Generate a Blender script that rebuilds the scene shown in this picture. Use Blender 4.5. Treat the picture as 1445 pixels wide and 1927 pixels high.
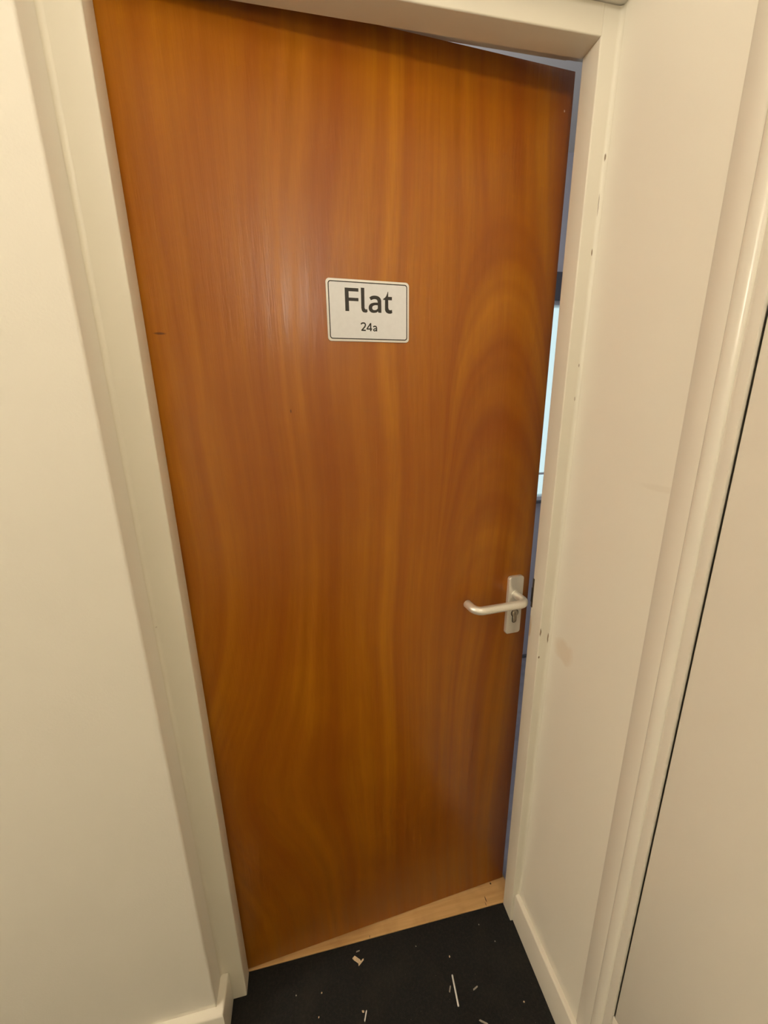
import bpy, bmesh, math, random
from mathutils import Vector, Matrix
random.seed(7)
for o in list(bpy.data.objects): bpy.data.objects.remove(o)
S = bpy.context.scene
C = S.collection

# ------------------------------------------------------------------ camera
cam_d = bpy.data.cameras.new('camera'); cam = bpy.data.objects.new('camera', cam_d); C.objects.link(cam)
cam_d.sensor_fit = 'VERTICAL'; cam_d.sensor_height = 24.0; cam_d.lens = 747.6 / 1927 * 24.0
cam_d.clip_start = 0.01
_yaw, _pit, _rol = 0.1967, 0.2707, -0.0147
_f = Vector((math.sin(_yaw)*math.cos(_pit), math.cos(_yaw)*math.cos(_pit), -math.sin(_pit)))
_r0 = Vector((math.cos(_yaw), -math.sin(_yaw), 0)); _u0 = _r0.cross(_f)
_r = _r0*math.cos(_rol) + _u0*math.sin(_rol); _u = _u0*math.cos(_rol) - _r0*math.sin(_rol)
cam.matrix_world = Matrix(((_r.x, _u.x, -_f.x, 0.2300), (_r.y, _u.y, -_f.y, -0.6963), (_r.z, _u.z, -_f.z, 1.4302), (0, 0, 0, 1)))
S.camera = cam

# ------------------------------------------------------------------ world: overcast daylight, only seen through the flat's window
w = bpy.data.worlds.new('daylight'); S.world = w; w.use_nodes = True
w.node_tree.nodes['Background'].inputs[0].default_value = (0.80, 0.95, 1.0, 1)
w.node_tree.nodes['Background'].inputs[1].default_value = 1.05

S.view_settings.view_transform = 'Standard'; S.view_settings.look = 'None'
S.view_settings.gamma = 1.0; S.view_settings.exposure = 0.0
S.view_settings.use_curve_mapping = False

LAMP_POS = (0.25, -1.20, 2.12); LAMP_R = 0.065
LAMP_COL = (1.0, 0.90, 0.75); LAMP_STR = 122.0          # lamp above the photographer
FILL_POS = (-1.75, -0.58, 2.02); FILL_STR = 335.0     # unseen lamp added to brighten the right wall
FLAT_FILL_POS = (0.20, 0.60, 1.95); FLAT_FILL_STR = 38.0          # unseen cool lamp added to brighten the flat in the gap

# ------------------------------------------------------------------ node helper
class NT:
    def __init__(s, name):
        s.m = bpy.data.materials.new(name); s.m.use_nodes = True; s.t = s.m.node_tree
        s.b = s.t.nodes['Principled BSDF']; s.out = s.t.nodes['Material Output']
    def n(s, typ, **kw):
        nd = s.t.nodes.new(typ)
        for k, v in kw.items(): setattr(nd, k, v)
        return nd
    def link(s, a, b): s.t.links.new(a, b)
    def put(s, sock, v):
        if hasattr(v, 'is_output') or isinstance(v, bpy.types.NodeSocket): s.link(v, sock)
        else: sock.default_value = v
    def math(s, op, a, b=0.0, c=None, clamp=False):
        nd = s.n('ShaderNodeMath', operation=op, use_clamp=clamp)
        s.put(nd.inputs[0], a); s.put(nd.inputs[1], b)
        if c is not None: s.put(nd.inputs[2], c)
        return nd.outputs[0]
    def coord(s): return s.n('ShaderNodeTexCoord').outputs['Object']
    def sep(s, v):
        nd = s.n('ShaderNodeSeparateXYZ'); s.link(v, nd.inputs[0]); return nd.outputs
    def comb(s, x, y, z):
        nd = s.n('ShaderNodeCombineXYZ')
        for i, v in enumerate((x, y, z)): s.put(nd.inputs[i], v)
        return nd.outputs[0]
    def scale(s, v, sc):
        nd = s.n('ShaderNodeVectorMath', operation='MULTIPLY'); s.link(v, nd.inputs[0]); nd.inputs[1].default_value = sc
        return nd.outputs[0]
    def noise(s, v, scale, detail=3, rough=0.5, dim='3D'):
        nd = s.n('ShaderNodeTexNoise', noise_dimensions=dim)
        if dim == '1D': s.put(nd.inputs['W'], v)
        else: s.link(v, nd.inputs['Vector'])
        nd.inputs['Scale'].default_value = scale; nd.inputs['Detail'].default_value = detail; nd.inputs['Roughness'].default_value = rough
        return nd.outputs[0]
    def mix(s, f, a, b, blend='MIX'):
        nd = s.n('ShaderNodeMix', data_type='RGBA', blend_type=blend)
        s.put(nd.inputs[0], f); s.put(nd.inputs[6], a); s.put(nd.inputs[7], b); return nd.outputs[2]
    def remap(s, v, a, b, c=0.0, d=1.0):
        nd = s.n('ShaderNodeMapRange'); s.put(nd.inputs[0], v)
        for i, q in enumerate((a, b, c, d)): nd.inputs[i+1].default_value = q
        return nd.outputs[0]
    def bump(s, h, strength, dist):
        nd = s.n('ShaderNodeBump'); s.link(h, nd.inputs['Height']); nd.inputs['Strength'].default_value = strength
        nd.inputs['Distance'].default_value = dist; s.link(nd.outputs[0], s.b.inputs['Normal'])
    def blob(s, P, centre, radii, sharp=0.3):
        """1 inside an ellipsoid at centre, soft rim: a mark with a shape of its own"""
        nd = s.n('ShaderNodeVectorMath', operation='SUBTRACT'); s.link(P, nd.inputs[0]); nd.inputs[1].default_value = centre
        v = s.scale(nd.outputs[0], tuple(1.0/r for r in radii))
        ln = s.n('ShaderNodeVectorMath', operation='LENGTH'); s.link(v, ln.inputs[0])
        return s.remap(ln.outputs['Value'], 1.0, 1.0-sharp, 0.0, 1.0)
    def base(s, col, rough=0.5, spec=0.5, metal=0.0):
        s.put(s.b.inputs['Base Color'], col if not isinstance(col, tuple) or len(col) == 4 else (*col, 1))
        s.put(s.b.inputs['Roughness'], rough); s.b.inputs['Specular IOR Level'].default_value = spec; s.b.inputs['Metallic'].default_value = metal
        return s.m

def c4(*c): return (c[0], c[1], c[2], 1.0)

# ------------------------------------------------------------------ materials
def mat_paint(name, col, rough, peel=0.12, scale=230, marks=(), stretch=(1, 1, 1), blotch=0.02, spec=0.5):
    m = NT(name); P = m.coord()
    big = m.noise(P, 2.2, 3)
    c = m.mix(m.remap(big, .2, .8), c4(*[x*(1-blotch) for x in col]), c4(*[min(1, x*(1+blotch)) for x in col]))
    for (ctr, rad, mcol, amt) in marks:
        wob = m.noise(P, 90, 2); sc = m.n('ShaderNodeVectorMath', operation='SCALE')
        add = m.n('ShaderNodeVectorMath', operation='ADD'); m.link(P, add.inputs[0])
        off = m.comb(m.math('MULTIPLY', m.math('SUBTRACT', wob, .5), rad[0]*1.2), 0.0, m.math('MULTIPLY', m.math('SUBTRACT', m.noise(P, 60, 2), .5), rad[2]*1.0))
        m.link(off, add.inputs[1])
        c = m.mix(m.math('MULTIPLY', m.blob(add.outputs[0], ctr, rad, .45), amt), c, c4(*mcol))
    m.base(c, rough, spec)
    m.bump(m.noise(m.scale(P, stretch), scale, 3, .55), peel, 0.002)
    return m.m

CREAM = (0.84, 0.80, 0.71)
GLOSS = (0.76, 0.715, 0.60)
BROWN = (0.16, 0.085, 0.03)
m_wall = mat_paint('wall_paint', CREAM, .55, .10, 260)
m_wallr = mat_paint('wall_paint_right', (0.84, 0.80, 0.69), .45, .05, 120, marks=[
    ((.744, -.05, .913), (.05, .035, .03), (.62, .46, .28), .30),
    ((.750, -.215, 1.30), (.05, .05, .006), (.5, .4, .27), .10)])
m_gloss = mat_paint('gloss_paint', GLOSS, .38, .05, 60, stretch=(1, 1, .06), marks=[
    ((.720, -.001, .931), (.002, .01, .012), BROWN, .9),
    ((.739, -.001, .915), (.0014, .01, .014), BROWN, .9),
    ((.722, -.001, .866), (.0025, .01, .004), BROWN, .9),
    ((.747, -.001, 1.811), (.0012, .01, .006), BROWN, .9),
    ((.745, -.001, 1.745), (.0009, .01, .020), BROWN, .6),
    ((.743, -.001, 1.674), (.0012, .01, .006), BROWN, .9),
    ((.742, -.001, 1.49), (.0011, .01, .004), BROWN, .7),
    ((.741, -.001, 1.43), (.0012, .01, .005), BROWN, .6),
    ((.718, .042, .925), (.01, .010, .035), (.55, .40, .24), .8),
    ((.718, .043, .945), (.01, .0025, .010), BROWN, .9),
    ((-.047, -.004, 1.05), (.002, .004, .0025), BROWN, .5)])
m_trim = mat_paint('gloss_paint_trim', (0.82, 0.775, 0.67), .25, .04, 60, stretch=(1, 1, .06))
m_ceil = mat_paint('ceiling_paint', (0.82, 0.79, 0.72), .8, .1, 200)
m_far = mat_paint('flat_wall_paint', (0.76, 0.745, 0.79), .6, .08, 200)

def mat_carpet():
    m = NT('carpet_charcoal'); P = m.coord()
    fine = m.noise(P, 900, 2, .7); mid = m.noise(P, 160, 4, .65); big = m.noise(P, 9, 3)
    c = m.mix(m.remap(fine, .3, .75), c4(.010, .0105, .011), c4(.034, .034, .033))
    c = m.mix(m.remap(mid, .45, .75, 0, .55), c, c4(.044, .041, .034))
    c = m.mix(m.remap(big, .5, .8, 0, .35), c, c4(.05, .045, .035))
    lint = m.n('ShaderNodeTexVoronoi', feature='F1'); m.link(P, lint.inputs['Vector']); lint.inputs['Scale'].default_value = 95
    spk = m.math('MULTIPLY', m.remap(lint.outputs['Distance'], .085, .05), m.math('GREATER_THAN', m.noise(P, 37, 1), .60))
    c = m.mix(m.math('MULTIPLY', spk, .55), c, c4(.22, .19, .14))
    m.base(c, .95, .15)
    m.bump(m.math('ADD', m.math('MULTIPLY', fine, .5), mid), .8, .004)
    return m.m
m_carpet = mat_carpet()

def mat_threshold():
    m = NT('threshold_pine'); P = m.coord()
    g = m.noise(m.scale(P, (6, 120, 60)), 1.0, 4, .6)
    c = m.mix(m.remap(g, .3, .7), c4(.58, .34, .13), c4(.72, .46, .20))
    c = m.mix(m.remap(m.noise(P, 14, 3), .5, .75, 0, .5), c, c4(.42, .23, .08))
    for ctr, rad, amt in [((.671, .060, .004), (.0016, .009, .02), .9), ((.666, .049, .004), (.0012, .006, .02), .7), ((.32, .047, .004), (.0012, .004, .02), .7),
                          ((.703, .094, .004), (.003, .0035, .02), .95)]:
        c = m.mix(m.math('MULTIPLY', m.blob(P, ctr, rad, .4), amt), c, c4(.04, .022, .01))
    m.base(c, .55, .4); m.bump(g, .1, .002)
    return m.m
m_thr = mat_threshold()

def mat_door():
    """stained plywood veneer: grain lines are the level curves of a warped field over the leaf (x 0..0.76, z 0..1.98)"""
    m = NT('stained_veneer'); P = m.coord(); x, y, z = m.sep(P)
    def gauss(x0, z0, sx, sz, A, tilt=0.0):
        dx = m.math('SUBTRACT', x, x0); dz = m.math('SUBTRACT', z, z0)
        if tilt: dx = m.math('ADD', dx, m.math('MULTIPLY', dz, tilt))
        q = m.math('ADD', m.math('POWER', m.math('ABSOLUTE', m.math('DIVIDE', dx, sx)), 2.0), m.math('POWER', m.math('ABSOLUTE', m.math('DIVIDE', dz, sz)), 2.0))
        return m.math('MULTIPLY', m.math('EXPONENT', m.math('MULTIPLY', q, -1.0)), A)
    def smooth(v, a, b):
        nd = m.n('ShaderNodeMapRange', interpolation_type='SMOOTHSTEP'); m.put(nd.inputs[0], v)
        for i, q in enumerate((a, b, 0.0, 1.0)): nd.inputs[i+1].default_value = q
        return nd.outputs[0]
    flat = m.comb(m.math('MULTIPLY', x, 2.2), 0.0, m.math('MULTIPLY', z, 1.3))
    warp = m.math('MULTIPLY', m.math('SUBTRACT', m.noise(flat, 1.0, 1, .4), .5), .10)
    flat2 = m.comb(m.math('MULTIPLY', x, 8), 0.0, m.math('MULTIPLY', z, 4.5))
    warp2 = m.math('MULTIPLY', m.math('SUBTRACT', m.noise(flat2, 1.0, 2, .5), .5), .012)
    g = m.math('ADD', m.math('ADD', x, warp), warp2)
    for a in [(.02, .55, .20, .28, .12, 0), (.33, 1.95, .16, .25, -.06, 0), (.60, .60, .10, .35, .04, 0)]:
        g = m.math('ADD', g, gauss(*a))
    # cathedral arches on the latch side: z = apex - k s^2/(1.08-s^2)
    sx = m.math('DIVIDE', m.math('SUBTRACT', m.math('ADD', x, m.math('MULTIPLY', warp, .6)), .645), .165)
    s2 = m.math('MINIMUM', m.math('MULTIPLY', sx, sx), 1.0)
    arch = m.math('ADD', m.math('ADD', z, m.math('DIVIDE', m.math('MULTIPLY', s2, .34), m.math('SUBTRACT', 1.08, s2))), m.math('MULTIPLY', warp2, 4.0))
    amask = m.math('MULTIPLY', smooth(m.math('ABSOLUTE', sx), 1.0, .72), m.math('MULTIPLY', smooth(arch, 1.84, 1.72), smooth(z, .85, 1.40)))
    def mixf(f, a, b):
        nd = m.n('ShaderNodeMix', data_type='FLOAT'); m.put(nd.inputs[0], f); m.put(nd.inputs[2], a); m.put(nd.inputs[3], b); return nd.outputs[0]
    line = mixf(amask, m.noise(g, 19.0, 1.6, .5, '1D'), m.noise(m.math('ADD', arch, 3.7), 8.0, 1.6, .5, '1D'))
    line2 = mixf(m.math('MULTIPLY', amask, .8), m.noise(g, 62.0, 1.0, .5, '1D'), m.noise(arch, 24.0, 1.0, .5, '1D'))
    pores = m.noise(m.comb(m.math('MULTIPLY', x, 420), 0.0, m.math('MULTIPLY', z, 12)), 1.0, 3, .6)
    blot = m.noise(m.comb(m.math('MULTIPLY', x, 4), 0.0, m.math('MULTIPLY', z, 2.0)), 1.0, 3, .55)
    c = m.mix(m.remap(line, .24, .72), c4(*D_DARK), c4(*D_LIGHT))
    c = m.mix(m.remap(line2, .10, .80, .34, 0), c, c4(*D_DEEP))
    c = m.mix(m.remap(pores, .42, .75, 0, .13), c, c4(*D_DEEP))
    c = m.mix(m.remap(blot, .40, .72, 0, .55), c, c4(*D_RED))
    fleck = m.noise(m.comb(m.math('MULTIPLY', g, 60), 0.0, m.math('MULTIPLY', z, 4.5)), 1.0, 3, .6)
    c = m.mix(m.remap(fleck, .35, .70, .28, 0), c, c4(*D_RED))
    # pin marks and a short scuff
    for ctr, rad, col, amt in [((.7433, 0, 1.9218), (.0016, .02, .0022), (.75, .6, .5), .9), ((.030, 0, 1.534), (.011, .02, .0022), (.05, .015, .01), .7),
                               ((.225, 0, 1.41), (.0015, .02, .004), (.05, .015, .005), .7)]:
        c = m.mix(m.math('MULTIPLY', m.blob(P, ctr, rad, .5), amt), c, c4(*col))
    m.base(c, m.remap(line2, .25, .75, .28, .37), .40)
    hgt = m.math('ADD', m.math('MULTIPLY', m.noise(m.comb(m.math('MULTIPLY', x, 90), 0.0, m.math('MULTIPLY', z, 8)), 1.0, 3, .6), .8), m.math('MULTIPLY', pores, .25))
    m.bump(hgt, .22, .003)
    return m.m
D_LIGHT = (.490, .186, .0048); D_DARK = (.330, .094, .0028); D_DEEP = (.150, .032, .002); D_RED = (.255, .056, .003)
m_door = mat_door()

def mat_plain(name, col, rough=.5, metal=0.0, spec=.5, nscale=300, bump=.03, var=.06):
    m = NT(name); P = m.coord(); n = m.noise(P, nscale, 3)
    c = m.mix(m.remap(n, .3, .7), c4(*[q*(1-var) for q in col]), c4(*[min(1, q*(1+var)) for q in col]))
    m.base(c, rough, spec, metal); m.bump(n, bump, .001); return m.m
m_alu = mat_plain('satin_aluminium', (.88, .85, .77), .38, .6, .5, 700, .05)
m_cyl = mat_plain('nickel_cylinder', (.62, .55, .44), .25, .6)
m_dark = mat_plain('recess_shade_dark', (.018, .014, .010), .6)  # near-black colour standing in for shade inside slots and openings
m_sign = mat_plain('sign_plastic', (.75, .76, .79), .30, 0, .5, 120, .01, .02)
m_rim = mat_plain('sign_rim', (.80, .78, .74), .30, 0, .5, 120, .01, .02)
m_ink = mat_plain('sign_ink', (.020, .017, .014), .35, 0, .4)
m_white = mat_plain('white_plastic', (.80, .79, .77), .4)
m_chip = mat_plain('wood_chip', (.70, .55, .36), .7, 0, .3, 400, .2, .2)
m_lint = mat_plain('lint', (.38, .35, .29), .9, 0, .2, 400, .2, .2)
m_steel = mat_plain('strike_steel', (.13, .105, .075), .45, .8)
m_upvc = mat_plain('window_frame_paint', (.80, .82, .86), .35)
m_slate = mat_plain('blind_grey', (.14, .14, .16), .7)
m_laminate = mat_plain('laminate_grey', (.42, .41, .45), .4, 0, .5, 20, .02, .15)

def mat_glass():
    m = NT('window_glass'); tr = m.n('ShaderNodeBsdfTransparent'); gl = m.n('ShaderNodeBsdfGlossy'); gl.inputs['Roughness'].default_value = .02
    tr.inputs[0].default_value = (.93, .98, .97, 1)
    fr = m.n('ShaderNodeFresnel'); fr.inputs['IOR'].default_value = 1.45
    mx = m.n('ShaderNodeMixShader'); m.link(fr.outputs[0], mx.inputs[0]); m.link(tr.outputs[0], mx.inputs[1]); m.link(gl.outputs[0], mx.inputs[2])
    m.link(mx.outputs[0], m.out.inputs[0]); return m.m
m_glass = mat_glass()

def mat_globe(name, col, st):
    m = NT(name); P = m.coord(); n = m.noise(P, 5, 1)
    m.b.inputs['Base Color'].default_value = (.8, .78, .7, 1)
    m.b.inputs['Emission Color'].default_value = (*col, 1); m.link(m.remap(n, 0, 1, st*.97, st*1.03), m.b.inputs['Emission Strength'])
    return m.m

# ------------------------------------------------------------------ mesh helpers
def link(name, bm, mat, parent=None, smooth=False):
    me = bpy.data.meshes.new(name); bmesh.ops.recalc_face_normals(bm, faces=bm.faces); bm.to_mesh(me); bm.free()
    o = bpy.data.objects.new(name, me); me.materials.append(mat); C.objects.link(o)
    if smooth:
        for p in me.polygons: p.use_smooth = True
    if parent: o.parent = parent
    return o
def empty(name, loc, rz=0.0):
    o = bpy.data.objects.new(name, None); o.empty_display_size = .05; C.objects.link(o); o.location = loc; o.rotation_euler = (0, 0, rz); return o
def tag(o, label, cat=None, group=None, kind=None):
    o['label'] = label
    if cat: o['category'] = cat
    if group: o['group'] = group
    if kind: o['kind'] = kind
    return o
def box(bm, x0, x1, y0, y1, z0, z1):
    r = bmesh.ops.create_cube(bm, size=1.0)
    bmesh.ops.transform(bm, matrix=Matrix.Translation(((x0+x1)/2, (y0+y1)/2, (z0+z1)/2)) @ Matrix.Diagonal((x1-x0, y1-y0, z1-z0, 1)), verts=r['verts'])
    return r['verts']
def prism(bm, poly, a0, a1, axis='z'):
    """extrude a closed 2D outline along an axis"""
    def v(p, a): return {'z': (p[0], p[1], a), 'y': (p[0], a, p[1]), 'x': (a, p[0], p[1])}[axis]
    lo = [bm.verts.new(v(p, a0)) for p in poly]; hi = [bm.verts.new(v(p, a1)) for p in poly]
    n = len(poly)
    bm.faces.new(lo); bm.faces.new(hi)
    for i in range(n): bm.faces.new((lo[i], lo[(i+1) % n], hi[(i+1) % n], hi[i]))
def bevel_sharp(bm, w, seg=3, pick=None):
    bmesh.ops.recalc_face_normals(bm, faces=bm.faces)
    es = [e for e in bm.edges if len(e.link_faces) == 2 and e.calc_face_angle(0) > .6 and (pick is None or pick(e))]
    bmesh.ops.bevel(bm, geom=es, offset=w, segments=seg, affect='EDGES', profile=.5)
def rrect(w, h, r, n=6, cx=0, cz=0):
    pts = []
    for sx, sz, a0 in ((1, 1, 0), (-1, 1, 90), (-1, -1, 180), (1, -1, 270)):
        for k in range(n+1):
            a = math.radians(a0 + 90*k/n); pts.append((cx+sx*(w/2-r)+r*math.cos(a), cz+sz*(h/2-r)+r*math.sin(a)))
    return pts
def tube(bm, path, rad, seg=20, cap=True):
    path = [Vector(p) for p in path]; rings = []; nrm = None
    for i, p in enumerate(path):
        t = (path[min(i+1, len(path)-1)] - path[max(i-1, 0)]).normalized()
        if nrm is None: nrm = t.orthogonal().normalized()
        nrm = (nrm - t*nrm.dot(t)).normalized(); b = t.cross(nrm)
        rr = rad[i] if isinstance(rad, (list, tuple)) else rad
        rings.append([bm.verts.new(p + (nrm*math.cos(2*math.pi*k/seg) + b*math.sin(2*math.pi*k/seg))*rr) for k in range(seg)])
    for a, b in zip(rings, rings[1:]):
        for k in range(seg): bm.faces.new((a[k], a[(k+1) % seg], b[(k+1) % seg], b[k]))
    if cap: bm.faces.new(rings[0]); bm.faces.new(rings[-1])
def arc_path(pts, r, n=8):
    """polyline with rounded corners"""
    P = [Vector(p) for p in pts]; out = [P[0]]
    for a, b, c in zip(P, P[1:], P[2:]):
        u = (a-b).normalized(); v = (c-b).normalized(); ang = u.angle(v); d = r/math.tan(ang/2)
        s, e = b+u*d, b+v*d; cc = b + (u+v).normalized()*(r/math.sin(ang/2))
        for k in range(n+1):
            q = s.lerp(e, k/n) - cc
            out.append(cc + q.normalized()*r)
    out.append(P[-1]); return out
def shear_x(o, k, pivot=0.0):
    for v in o.data.vertices: v.co.x += k*(v.co.z-pivot)
def smooth_by_angle(o, deg=35):
    me = o.data
    for p in me.polygons: p.use_smooth = True
    bm = bmesh.new(); bm.from_mesh(me)
    for e in bm.edges:
        if len(e.link_faces) == 2 and e.calc_face_angle(0) > math.radians(deg): e.smooth = False
    bm.to_mesh(me); bm.free()

# ------------------------------------------------------------------ dimensions (metres); x right, y away, z up; frame front face at y = 0
XR, ZH, D = 0.718, 1.964, 0.043
XWB, XWK = 0.7372, 0.0068          # right wall foot and its lean
YW = -0.055                        # hall wall face left of the recess
CEIL = 2.42; HX0, HY0 = -3.20, -2.40
FY = 1.10                          # far wall of the flat's hall

# floor, ceiling
bm = bmesh.new(); box(bm, HX0, 0.78, HY0, D, -.06, 0); o = link('floor', bm, m_carpet); tag(o, 'black charcoal carpet in front of the wooden door', kind='structure')
bm = bmesh.new(); box(bm, -.86, 2.3, D, FY+.12, -.06, -.002); o = link('floor', bm, m_laminate); tag(o, 'grey floor of the flat seen through the door gap', kind='structure')
bm = bmesh.new(); box(bm, HX0, 2.3, HY0, FY+.12, CEIL, CEIL+.06); o = link('ceiling', bm, m_ceil); tag(o, 'pale ceiling above the hall', kind='structure')

# left wall (faces the viewer, ends in an outer corner beside the frame)
bm = bmesh.new(); box(bm, HX0, -.05, YW, .09, 0, CEIL)
bevel_sharp(bm, .004, 3, lambda e: all(v.co.x > -.06 and v.co.y < YW+.01 for v in e.verts))
o = link('wall_left', bm, m_wall); smooth_by_angle(o); tag(o, 'cream painted wall left of the wooden door', kind='structure')
# wall over the door: bulkhead flush with the left wall
bm = bmesh.new(); box(bm, -.05, .80, YW, .09, 2.004, CEIL); o = link('wall_front', bm, m_wall); tag(o, 'cream painted wall above the door frame', kind='structure')
# right wall, leaning slightly
Y_ARC0, Y_ARC1 = -.232, -.309      # flat trim around the cupboard opening
bm = bmesh.new(); box(bm, XWB, XWB+.10, -.285, -.0005, 0, CEIL); box(bm, XWB, XWB+.10, HY0, -1.12, 0, CEIL); box(bm, XWB, XWB+.10, -1.12, -.285, 2.06, CEIL); box(bm, XWB, XWB+.10, -1.12, -.285, 0, .28)
o = link('wall_right', bm, m_wallr); shear_x(o, XWK); tag(o, 'cream painted wall right of the wooden door', kind='structure')
bm = bmesh.new(); box(bm, HX0, .80, HY0-.06, HY0, 0, CEIL); o = link('wall_back', bm, m_wall); tag(o, 'cream wall at the back of the hall', kind='structure')
bm = bmesh.new(); box(bm, HX0-.06, HX0, HY0-.06, .09, 0, CEIL); o = link('wall_side', bm, m_wall); tag(o, 'cream wall closing the far left of the hall', kind='structure')

# skirting boards
bm = bmesh.new()
prism(bm, [(HX0, YW), (HX0, YW-.018), (-.032, YW-.018), (-.032, -.0005), (-.05, -.0005), (-.05, YW)], 0, .103)
bevel_sharp(bm, .005, 3, lambda e: all(v.co.z > .09 for v in e.verts) and all((v.co.y < YW-.01) or v.co.x > -.04 for v in e.verts))
o = link('baseboard_left', bm, m_trim); smooth_by_angle(o); tag(o, 'cream skirting board wrapping the corner left of the door', kind='structure')
bm = bmesh.new()
prism(bm, [(XWB+.0004, -.0005), (XWB-.0115, -.0005), (XWB-.0115, Y_ARC1+.001), (XWB+.0004, Y_ARC1+.001)], 0, .102)
bevel_sharp(bm, .004, 3, lambda e: all(v.co.z > .09 and v.co.x < XWB for v in e.verts))
o = link('baseboard_right', bm, m_trim); smooth_by_angle(o); tag(o, 'cream skirting board along the right wall', kind='structure')

# ------------------------------------------------------------------ door frame (trim_1) : jambs, head, filler beads, strike
fr = empty('trim_1', (0, 0, 0)); tag(fr, 'cream gloss-painted door frame around the wooden door', kind='structure')
def soft(bm, pick, w=.0022): bevel_sharp(bm, w, 3, pick)
def arris(x): return lambda e: all(abs(v.co.x-x) < 1e-4 and v.co.y < D+.001 for v in e.verts) and abs(e.verts[0].co.z-e.verts[1].co.z) > 1
bm = bmesh.new(); prism(bm, [(0, 0), (0, D), (-.014, D), (-.014, .09), (-.0495, .09), (-.0495, 0)], 0, 2.003); soft(bm, arris(0)); o = link('jamb', bm, m_gloss, fr); smooth_by_angle(o)
bm = bmesh.new(); prism(bm, [(XR, 0), (XR, D), (.752, D), (.752, .09), (.80, .09), (.80, 0)], 0, 2.003); soft(bm, arris(XR)); o = link('jamb', bm, m_gloss, fr); smooth_by_angle(o)
bm = bmesh.new(); prism(bm, [(0, ZH), (D, ZH), (D, 1.992), (.09, 1.992), (.09, 2.003), (0, 2.003)], 0, XR, 'x'); soft(bm, lambda e: all(abs(v.co.z-ZH) < 1e-4 and v.co.y < .001 for v in e.verts)); o = link('head', bm, m_gloss, fr); smooth_by_angle(o)
bm = bmesh.new(); box(bm, -.014, 0.0, D+.001, .0895, 1.993, 2.003); box(bm, XR, .752, D+.001, .0895, 1.993, 2.003); link('head_rebate', bm, m_gloss, fr)
def fillet(x, y, sx, r, n=6):
    pts = [(x, y)]
    for k in range(n+1):
        a = math.radians(90*k/n); pts.append((x + sx*(r - r*math.sin(a)), y - (r - r*math.cos(a))))
    return pts
bm = bmesh.new(); prism(bm, fillet(-.0498, 0, 1, .007), .10, 2.003); o = link('filler_bead', bm, m_gloss, fr); smooth_by_angle(o)
bm = bmesh.new(); prism(bm, fillet(XWB, 0, -1, .007), .10, 2.003); o = link('filler_bead', bm, m_gloss, fr); shear_x(o, XWK); smooth_by_angle(o)
# strike plate let into the back corner of the right jamb
bm = bmesh.new(); box(bm, XR-.0010, XR+.014, .0375, D+.0008, .972, 1.043); bevel_sharp(bm, .001, 2); o = link('strike_plate', bm, m_steel, fr); tag(o, 'dark metal strike plate in the jamb')
bm = bmesh.new(); box(bm, XR-.0014, XR+.004, .0395, D+.0012, .985, 1.02); o2 = link('latch_slot_shade', bm, m_dark, o)  # solid dark block; the slot's shade is put into its colour

# threshold strip
bm = bmesh.new(); box(bm, -.0138, .7518, D+.0005, .15, -.0019, .003); bevel_sharp(bm, .001, 2)
o = link('trim_2', bm, m_thr); tag(o, 'bare pale wood threshold strip under the door', kind='structure')

# ------------------------------------------------------------------ the door
ANG = .0729; WD = .7594
dr = empty('door_1', (-.012, D+.002, .0061), ANG); tag(dr, 'reddish-brown wooden door standing slightly open', kind='structure')
bm = bmesh.new(); box(bm, 0, WD, 0, .040, 0, 1.981); bevel_sharp(bm, .0012, 2); leaf = link('door_leaf', bm, m_door, dr); smooth_by_angle(leaf)
# lever handle on its plate
PX, PZ = .7185, .9455
bm = bmesh.new(); prism(bm, rrect(.040, .152, .0075, 6, PX, PZ), -.0085, -.0002, 'y')
bevel_sharp(bm, .002, 3, lambda e: all(v.co.y < -.008 for v in e.verts))
hp = link('handle_plate', bm, m_alu, dr); smooth_by_angle(hp, 40); tag(hp, 'satin aluminium handle plate')
bm = bmesh.new()
p = arc_path([(PX, -.006, .9745), (PX, -.054, .9745), (.589, -.054, .9745), (.586, -.016, .9760)], .019, 9)
tube(bm, p, .0095, 24)
bevel_sharp(bm, .0015, 2)
o = link('lever', bm, m_alu, hp); smooth_by_angle(o, 40); tag(o, 'curved satin aluminium door lever')
bm = bmesh.new(); tube(bm, [(PX, -.0080, .9745), (PX, -.0105, .9745)], .0118, 24); o = link('collar', bm, m_alu, hp); smooth_by_angle(o)
CX, CZ = .7195, .9255
def keyhole(r, w, low):
    pts = []; a1 = math.asin(w/r)
    for k in range(21):
        a = -math.pi/2 + a1 + (2*math.pi-2*a1)*k/20; pts.append((CX+r*math.cos(a), CZ+r*math.sin(a)))
    for k in range(7):
        a = math.pi + math.pi*k/6; pts.append((CX+w*math.cos(a), low+w+w*math.sin(a)))
    return pts
bm = bmesh.new(); prism(bm, keyhole(.0102, .0062, CZ-.0265), -.0089, -.0080, 'y'); kc = link('keyhole_shade', bm, m_dark, hp)  # solid dark plate painted as the shade around the cylinder
bm = bmesh.new(); prism(bm, keyhole(.0085, .0048, CZ-.0245), -.0098, -.0085, 'y'); cyl = link('lock_cylinder', bm, m_cyl, hp)
bm = bmesh.new(); tube(bm, [(CX, -.0095, CZ), (CX, -.0115, CZ)], .0062, 20); bevel_sharp(bm, .0006, 2); plug = link('plug', bm, m_cyl, cyl); smooth_by_angle(plug)
bm = bmesh.new(); box(bm, CX-.0007, CX+.0007, -.0118, -.0110, CZ-.0045, CZ+.0035); link('key_slot_shade', bm, m_dark, cyl)  # raised dark sliver, coloured as the shaded slot
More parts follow.
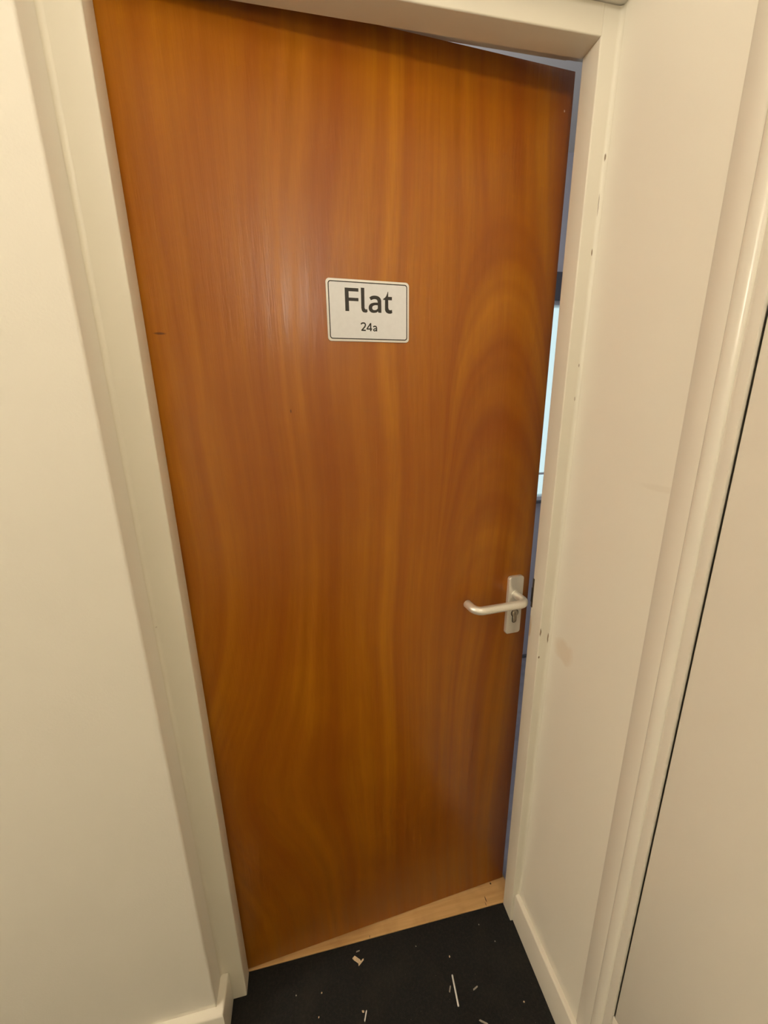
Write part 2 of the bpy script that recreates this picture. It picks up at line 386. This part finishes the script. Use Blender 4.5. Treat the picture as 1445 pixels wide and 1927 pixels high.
# hinges on the hidden knuckle side
for hz in (.24, .99, 1.74):
    bm = bmesh.new(); tube(bm, [(-.004, .044, hz-.05), (-.004, .044, hz+.05)], .006, 12); o = link('hinge', bm, m_steel, dr); smooth_by_angle(o)

# ------------------------------------------------------------------ door sign
SX, SZ = .3738, 1.5792
nrm = Vector((math.sin(ANG), -math.cos(ANG), 0)); along = Vector((math.cos(ANG), math.sin(ANG), 0))
spos = Vector((-.012, D+.002, .0061)) + along*SX + Vector((0, 0, SZ)) + nrm*.0003
sg = empty('door_sign', spos, ANG); tag(sg, 'white rectangular sign reading Flat 24a on the wooden door', 'sign')
MM = .001
bm = bmesh.new(); prism(bm, rrect(.1505, .1000, .0065, 8), -.0014, 0, 'y'); bevel_sharp(bm, .0004, 2, lambda e: all(v.co.y < -.001 for v in e.verts))
o = link('plate', bm, m_rim, sg); smooth_by_angle(o)
bm = bmesh.new()
prism(bm, rrect(.1405, .0900, .0040, 8), -.00145, -.0013, 'y'); link('face_panel', bm, m_sign, sg)
# border line (a ring)
bm = bmesh.new(); A = rrect(.1434, .0928, .0048, 8); B = rrect(.1400, .0894, .0033, 8)
va = [bm.verts.new((x, -.00152, z)) for x, z in A]; vb = [bm.verts.new((x, -.00152, z)) for x, z in B]
for i in range(len(A)): bm.faces.new((va[i], va[(i+1) % len(A)], vb[(i+1) % len(A)], vb[i]))
ext = bmesh.ops.extrude_face_region(bm, geom=bm.faces[:]); bmesh.ops.translate(bm, verts=[v for v in ext['geom'] if isinstance(v, bmesh.types.BMVert)], vec=(0, .0002, 0))
link('border_line', bm, m_ink, sg)
def glyph(name, loops, shift=(0, 0)):
    bm = bmesh.new(); es = []
    for lp in loops:
        vs = [bm.verts.new(((x+shift[0])*MM, -.00152, (z+shift[1])*MM)) for x, z in lp]
        es += [bm.edges.new((vs[i], vs[(i+1) % len(vs)])) for i in range(len(vs))]
    bmesh.ops.triangle_fill(bm, use_beauty=True, edges=es)
    ext = bmesh.ops.extrude_face_region(bm, geom=bm.faces[:]); bmesh.ops.translate(bm, verts=[v for v in ext['geom'] if isinstance(v, bmesh.types.BMVert)], vec=(0, .0002, 0))
    return link(name, bm, m_ink, sg)
def smooth_loop(pts, sharp):
    """Catmull-Rom through the points; indices in sharp stay corners"""
    out = []; n = len(pts)
    for i in range(n):
        p0, p1, p2, p3 = pts[i-1], pts[i], pts[(i+1) % n], pts[(i+2) % n]
        out.append(p1)
        if i in sharp and (i+1) % n in sharp: continue
        if i in sharp: p0 = p1
        if (i+1) % n in sharp: p3 = p2
        for t in (.25, .5, .75):
            out.append(tuple(.5*((2*p1[k]) + (-p0[k]+p2[k])*t + (2*p0[k]-5*p1[k]+4*p2[k]-p3[k])*t*t + (-p0[k]+3*p1[k]-3*p2[k]+p3[k])*t**3) for k in (0, 1)))
    return out
def stroke(pts, w):
    """outline of a constant-width stroke"""
    V = [Vector(p) for p in pts]; L = []; R = []
    for i, p in enumerate(V):
        a = (V[i]-V[i-1]).normalized() if i else (V[1]-V[0]).normalized(); b = (V[i+1]-V[i]).normalized() if i < len(V)-1 else a
        t = (a+b).normalized(); nn = Vector((-t.y, t.x)); k = w/2/max(.5, nn.dot(Vector((-b.y, b.x))))
        L.append(tuple(p+nn*k)); R.append(tuple(p-nn*k))
    return L + R[::-1]
def strokes(name, items):
    bm = bmesh.new()
    for pts, w in items:
        lp = stroke(pts, w); n = len(pts)
        vs = [bm.verts.new((x*MM, -.00152, z*MM)) for x, z in lp]
        for i in range(n-1): bm.faces.new((vs[i], vs[i+1], vs[2*n-2-i], vs[2*n-1-i]))
    return link(name, bm, m_ink, sg)
gF = [(-42.6, 36.3), (-18.2, 36.3), (-18.2, 30.9), (-35.8, 30.9), (-35.8, 20.9), (-18.6, 20.9), (-18.6, 15.7), (-35.8, 15.7), (-35.8, -.7), (-42.6, -.7)]
gl = [(-13.9, 37.6), (-7.6, 37.6), (-7.9, 8.4), (-7.9, 5.8), (-6.9, 3.9), (-5.1, 3.3), (-3.3, 3.9), (-2.6, -.5), (-4.8, -1.7), (-7.8, -1.8), (-11.2, -.9), (-13.1, 1.7), (-13.9, 5.6)]
ga = [(1.0, 22.9), (4.7, 25.0), (9.2, 26.1), (14.4, 26.0), (18.8, 24.6), (21.7, 21.8), (22.9, 18.3), (22.9, -1.2), (17.3, -1.2), (16.6, .9), (13.8, -.9), (9.3, -1.8), (4.8, -1.3), (1.5, .7), (-.2, 3.8), (-.4, 7.4), (1.0, 10.8), (3.7, 13.1), (8.2, 14.6), (12.7, 15.1), (16.3, 15.1), (16.0, 17.6), (14.7, 19.6), (12.0, 20.5), (8.3, 20.2), (3.8, 18.4)]
gah = [(16.3, 10.8), (12.6, 10.9), (9.3, 10.2), (7.0, 8.8), (6.1, 6.7), (6.5, 4.4), (8.2, 3.1), (10.9, 2.9), (13.9, 3.8), (16.3, 5.8)]
gt = [(35.1, 33.6), (36.0, 33.4), (35.9, 25.5), (43.0, 25.5), (42.8, 20.1), (35.9, 20.1), (35.9, 7.7), (36.9, 4.8), (39.3, 3.8), (42.7, 4.5), (43.3, -.7), (39.9, -1.9), (35.8, -1.8), (32.0, -.2), (30.0, 2.8), (29.6, 6.7), (29.8, 20.0), (26.4, 20.0), (26.8, 22.0), (30.0, 24.1), (32.8, 27.9)]
glyph('letter', [gF]); glyph('letter', [smooth_loop(gl, {0, 1, 2, 6, 7, 12})])
glyph('letter', [smooth_loop(ga, {0, 6, 7, 8, 9, 20, 25}), smooth_loop(gah, {0, 9})])
glyph('letter', [smooth_loop(gt, {0, 1, 2, 3, 4, 5, 6, 9, 10, 16, 17, 18})])
def dense(pts):  # smooth open polyline
    out = []; n = len(pts)
    for i in range(n-1):
        p0 = pts[max(i-1, 0)]; p1 = pts[i]; p2 = pts[i+1]; p3 = pts[min(i+2, n-1)]
        for t in (0, .33, .67):
            out.append(tuple(.5*((2*p1[k]) + (-p0[k]+p2[k])*t + (2*p0[k]-5*p1[k]+4*p2[k]-p3[k])*t*t + (-p0[k]+3*p1[k]-3*p2[k]+p3[k])*t**3) for k in (0, 1)))
    out.append(pts[-1]); return out
strokes('digit', [(dense([(-15.0, -21.5), (-14.1, -19.9), (-12.3, -19.1), (-9.9, -19.0), (-8.0, -19.9), (-7.2, -21.9), (-8.1, -24.6), (-10.8, -27.7), (-13.6, -30.6)]), 2.3), ([(-14.9, -31.0), (-6.6, -31.0)], 2.3)])
strokes('digit', [([(2.5, -18.6), (2.5, -32.2)], 2.4), ([(2.4, -19.2), (-4.3, -28.2)], 2.0), ([(-5.4, -28.6), (4.9, -28.6)], 2.1)])
strokes('letter', [(dense([(7.2, -25.0), (8.5, -24.1), (10.4, -23.7), (12.3, -24.3), (13.3, -26.0), (13.4, -28.0)]) + [(13.4, -32.2)], 2.2), (dense([(13.4, -27.7), (10.6, -27.8), (8.5, -28.7), (7.8, -30.1), (8.5, -31.2), (10.5, -31.3), (13.2, -29.8)]), 1.9)])

# ------------------------------------------------------------------ cupboard opening in the right wall
tr = empty('trim_3', (0, 0, 0)); tag(tr, 'cream gloss trim with a rounded bead around the cupboard door on the right', kind='structure')
xb = XWB
prof = [(xb-.0001, Y_ARC0), (xb-.0006, Y_ARC0-.0005), (xb-.0032, -.262), (xb-.0026, -.2665)]
for k in range(13):
    a = math.radians(180*k/12); prof.append((xb-.0022-.0048*math.sin(a), -.2795+.0115*math.cos(a)))
prof += [(xb-.0030, -.2935), (xb-.0040, -.2960), (xb-.0036, -.3075), (xb-.0015, Y_ARC1), (xb-.0001, Y_ARC1)]
bm = bmesh.new(); prism(bm, prof, .1025, 2.09); o = link('architrave', bm, m_trim, tr); shear_x(o, XWK); smooth_by_angle(o, 40)
bm = bmesh.new(); box(bm, xb-.003, xb-.0001, -1.14, Y_ARC1-.0002, 0, .298); bevel_sharp(bm, .002, 2); o = link('sill_board', bm, m_trim, tr); shear_x(o, XWK); smooth_by_angle(o)
bm = bmesh.new(); box(bm, xb+.06, xb+.099, -1.16, -.27, .25, 2.10); o = link('daylight_seal', bm, m_dark, tr); shear_x(o, XWK)  # unseen dark panel, added to seal daylight out of the cupboard gap
bm = bmesh.new(); box(bm, xb-.004, xb-.0001, -1.14, Y_ARC1-.0002, 2.031, 2.09); o = link('head', bm, m_trim, tr); shear_x(o, XWK)
d2 = empty('door_2', (0, 0, 0)); tag(d2, 'flat cream painted cupboard door in the right wall', kind='structure')
bm = bmesh.new(); box(bm, xb-.0035, xb+.028, -1.08, Y_ARC1-.0042, .302, 2.028); bevel_sharp(bm, .0018, 3); o = link('door_leaf', bm, m_trim, d2); shear_x(o, XWK); smooth_by_angle(o)
for v in list(bpy.data.objects):
    if v.parent in (tr, d2):
        for q in v.data.vertices: q.co.y += .0105*(q.co.z-1.0) if q.co.y > -1.0 else 0.0
bm = bmesh.new(); box(bm, xb-.004, xb-.0001, -1.145, -1.084, 0, 2.09); o = link('architrave', bm, m_trim, tr); shear_x(o, XWK)

# ------------------------------------------------------------------ the flat behind the door
WX0, WX1, WZ0, WZ1 = .60, 2.0, .93, 1.86
bm = bmesh.new()
box(bm, -.8, WX0, FY, FY+.12, 0, CEIL); box(bm, WX1, 2.3, FY, FY+.12, 0, CEIL); box(bm, WX0, WX1, FY, FY+.12, 0, WZ0); box(bm, WX0, WX1, FY, FY+.12, WZ1, CEIL)
o = link('wall_far', bm, m_far); tag(o, 'pale lilac wall of the flat seen through the door gap', kind='structure')
bm = bmesh.new(); box(bm, 2.24, 2.3, -.2, FY, 0, CEIL); o = link('wall_far_right', bm, m_far); tag(o, 'side wall of the flat behind the door', kind='structure')
bm = bmesh.new(); box(bm, -.86, -.8, .09, FY+.12, 0, CEIL); o = link('wall_far_left', bm, m_far); tag(o, 'side wall of the flat left of the door', kind='structure')
bm = bmesh.new(); box(bm, .80, 2.3, -.0005, .09, 0, CEIL); o = link('wall_inner', bm, m_far); tag(o, 'inner wall of the flat beside the door frame', kind='structure')
wn = empty('window_1', (0, FY+.05, 0)); tag(wn, 'bright daylit window glimpsed through the door gap', kind='structure')
bm = bmesh.new()
box(bm, WX0, WX1, -.03, .03, WZ0, WZ0+.012); box(bm, WX0, WX1, -.03, .03, WZ1-.012, WZ1); box(bm, WX0, WX0+.05, -.03, .03, WZ0+.012, WZ1-.012); box(bm, WX1-.05, WX1, -.03, .03, WZ0+.012, WZ1-.012)
link('window_frame', bm, m_upvc, wn)
bm = bmesh.new(); box(bm, WX0+.05, WX1-.05, -.012, .012, 1.055, 1.063); link('glazing_bar', bm, m_upvc, wn)
bm = bmesh.new(); box(bm, WX0+.05, WX1-.05, -.003, .003, 1.063, WZ1-.012); link('pane', bm, m_glass, wn)
bm = bmesh.new(); box(bm, WX0+.05, WX1-.05, -.003, .003, WZ0+.012, 1.055); link('pane', bm, m_glass, wn)
bm = bmesh.new(); box(bm, WX0-.03, WX1+.03, -.075, -.052, WZ0-.012, WZ0); link('sill', bm, m_slate, wn)
bm = bmesh.new(); box(bm, WX0-.04, WX1+.04, -.075, -.052, WZ1, WZ1+.11); link('blind_cassette', bm, m_slate, wn)
bm = bmesh.new(); box(bm, -.8, 2.24, FY-.015, FY-.0003, 0, .012); o = link('baseboard_far', bm, m_slate); tag(o, 'dark skirting line of the flat behind the door', kind='structure')

# ------------------------------------------------------------------ ceiling lamps: the hall's own, and two unseen ones added as fill
def lamp(pos, rad, mat, label, cutoff_dish=0):
    lp = empty('ceiling_lamp', (pos[0], pos[1], CEIL)); tag(lp, label, 'lamp')
    bm = bmesh.new(); tube(bm, [(0, 0, 0), (0, 0, -.02), (0, 0, -.03)], [.05, .05, .03], 24); o = link('ceiling_rose', bm, m_white, lp); smooth_by_angle(o)
    bm = bmesh.new(); tube(bm, [(0, 0, -.03), (0, 0, pos[2]-CEIL+rad-.005)], .006, 12); o = link('stem', bm, m_white, lp); smooth_by_angle(o)
    bm = bmesh.new(); bmesh.ops.create_uvsphere(bm, u_segments=24, v_segments=12, radius=rad); bmesh.ops.translate(bm, verts=bm.verts, vec=(0, 0, pos[2]-CEIL)); link('globe', bm, mat, lp, True)
    if cutoff_dish:  # invented opaque bowl, added to cut the lamp's light low on the door
        bm = bmesh.new(); c = pos[2]-CEIL; tube(bm, [(0, 0, c-rad-.022), (0, 0, c-rad-.018), (0, 0, c-rad+.008), (0, 0, c-rad+.012), (0, 0, c-rad-.008), (0, 0, c-rad-.012)], [.03, .075, cutoff_dish, cutoff_dish-.003, .072, .03], 40)
        o = link('cutoff_dish', bm, m_white, lp); smooth_by_angle(o)
lamp(LAMP_POS, LAMP_R, mat_globe('lamp_globe_glow', LAMP_COL, LAMP_STR), 'round opal ceiling lamp hanging above the hall in front of the door', .145)
lamp(FILL_POS, LAMP_R, mat_globe('fill_globe_glow_hall', LAMP_COL, FILL_STR), 'round opal fill lamp added out of view further left along the hall')
lamp(FLAT_FILL_POS, .07, mat_globe('fill_globe_glow_flat', (.93, .93, 1.0), FLAT_FILL_STR), 'cool white fill lamp added out of view in the flat behind the door')

# ------------------------------------------------------------------ litter on the carpet
def stick(name, a, b, rad, mat, label, cat, group=None):
    a = Vector((*a, rad)); b = Vector((*b, rad)); mid = (a+b)/2; bm = bmesh.new()
    tube(bm, [a-mid, (b-a)*.02+a-mid, b-mid-(b-a)*.02, b-mid], [rad*.8, rad, rad, rad*.8], 12)
    o = link(name, bm, mat); smooth_by_angle(o); o.location = mid; return tag(o, label, cat, group)
stick('plastic_stick', (.516, -.072), (.511, -.128), .0022, m_white, 'thin white plastic stick lying on the carpet', 'stick')
def chip(name, a, b, w, h, mat, label, cat, group=None, lift=0.0):
    a = Vector((*a, 0)); b = Vector((*b, 0)); t = (b-a).normalized(); n = Vector((-t.y, t.x, 0)); L = (b-a).length
    poly = [(-L/2, -w*.4), (-L*.3, -w*.5), (L*.42, -w*.45), (L/2, w*.1), (L*.35, w*.5), (-L*.4, w*.45)]
    bm = bmesh.new(); prism(bm, poly, 0, h); o = link(name, bm, mat)
    if lift:
        for v in o.data.vertices: v.co.z += lift*(v.co.x/L+.5)
    o.location = (a+b)/2; o.rotation_euler = (0, 0, math.atan2(t.y, t.x)); return tag(o, label, cat, group)
chip('wood_splinter', (.270, .015), (.288, .000), .008, .003, m_chip, 'broad pale wood splinter on carpet near the threshold', 'splinter')
chip('wood_splinter', (.281, -.004), (.297, .006), .0035, .002, m_chip, 'narrow curled wood sliver touching the broad splinter', 'splinter')
chip('wood_splinter', (.279, .024), (.289, .025), .0025, .0012, m_lint, 'tiny grey-brown sliver between broad splinter and threshold', 'splinter')
chip('wood_splinter', (.282, -.105), (.290, -.087), .0028, .002, m_white, 'white sliver at the bottom edge of the picture', 'splinter')
chip('wood_splinter', (.551, -.158), (.570, -.170), .003, .002, m_lint, 'pale grey sliver below the white stick at picture bottom', 'splinter')
chip('wood_splinter', (.498, -.100), (.505, -.089), .003, .0015, m_lint, 'faint tan sliver beside the middle of the white stick', 'splinter')
chip('wood_splinter', (.558, -.108), (.572, -.104), .003, .0012, m_lint, 'faint brownish sliver on carpet right of the white stick', 'splinter')
def crumb(x, y, r, mat, label):
    bm = bmesh.new(); bmesh.ops.create_icosphere(bm, subdivisions=1, radius=r)
    for v in bm.verts: v.co *= random.uniform(.7, 1.25); v.co.z = max(v.co.z*.7, -r*.6)
    o = link('crumb', bm, mat); o.location = (x, y, r*.6); tag(o, label, 'crumb', 'crumbs on the carpet')
crumb(.522, -.037, .0026, m_chip, 'yellowish crumb on carpet above the white stick')
crumb(.281, -.088, .0030, m_chip, 'tan crumb on carpet near the white sliver')
crumb(.672, -.153, .0022, m_chip, 'yellowish crumb on carpet beside the right skirting')
crumb(.184, -.035, .0020, m_chip, 'small pale crumb on carpet left of the splinters')
crumb(.175, -.075, .0018, m_chip, 'small ochre crumb on carpet left near picture bottom')
crumb(.627, .010, .0016, m_lint, 'tiny grey crumb on carpet close to the threshold')
crumb(.121, -.026, .0016, m_lint, 'tiny grey crumb on carpet near the left jamb')
crumb(.655, -.033, .0015, m_lint, 'tiny grey crumb on carpet near the right skirting top')
crumb(.440, .002, .0014, m_lint, 'tiny grey crumb on carpet below the threshold middle')
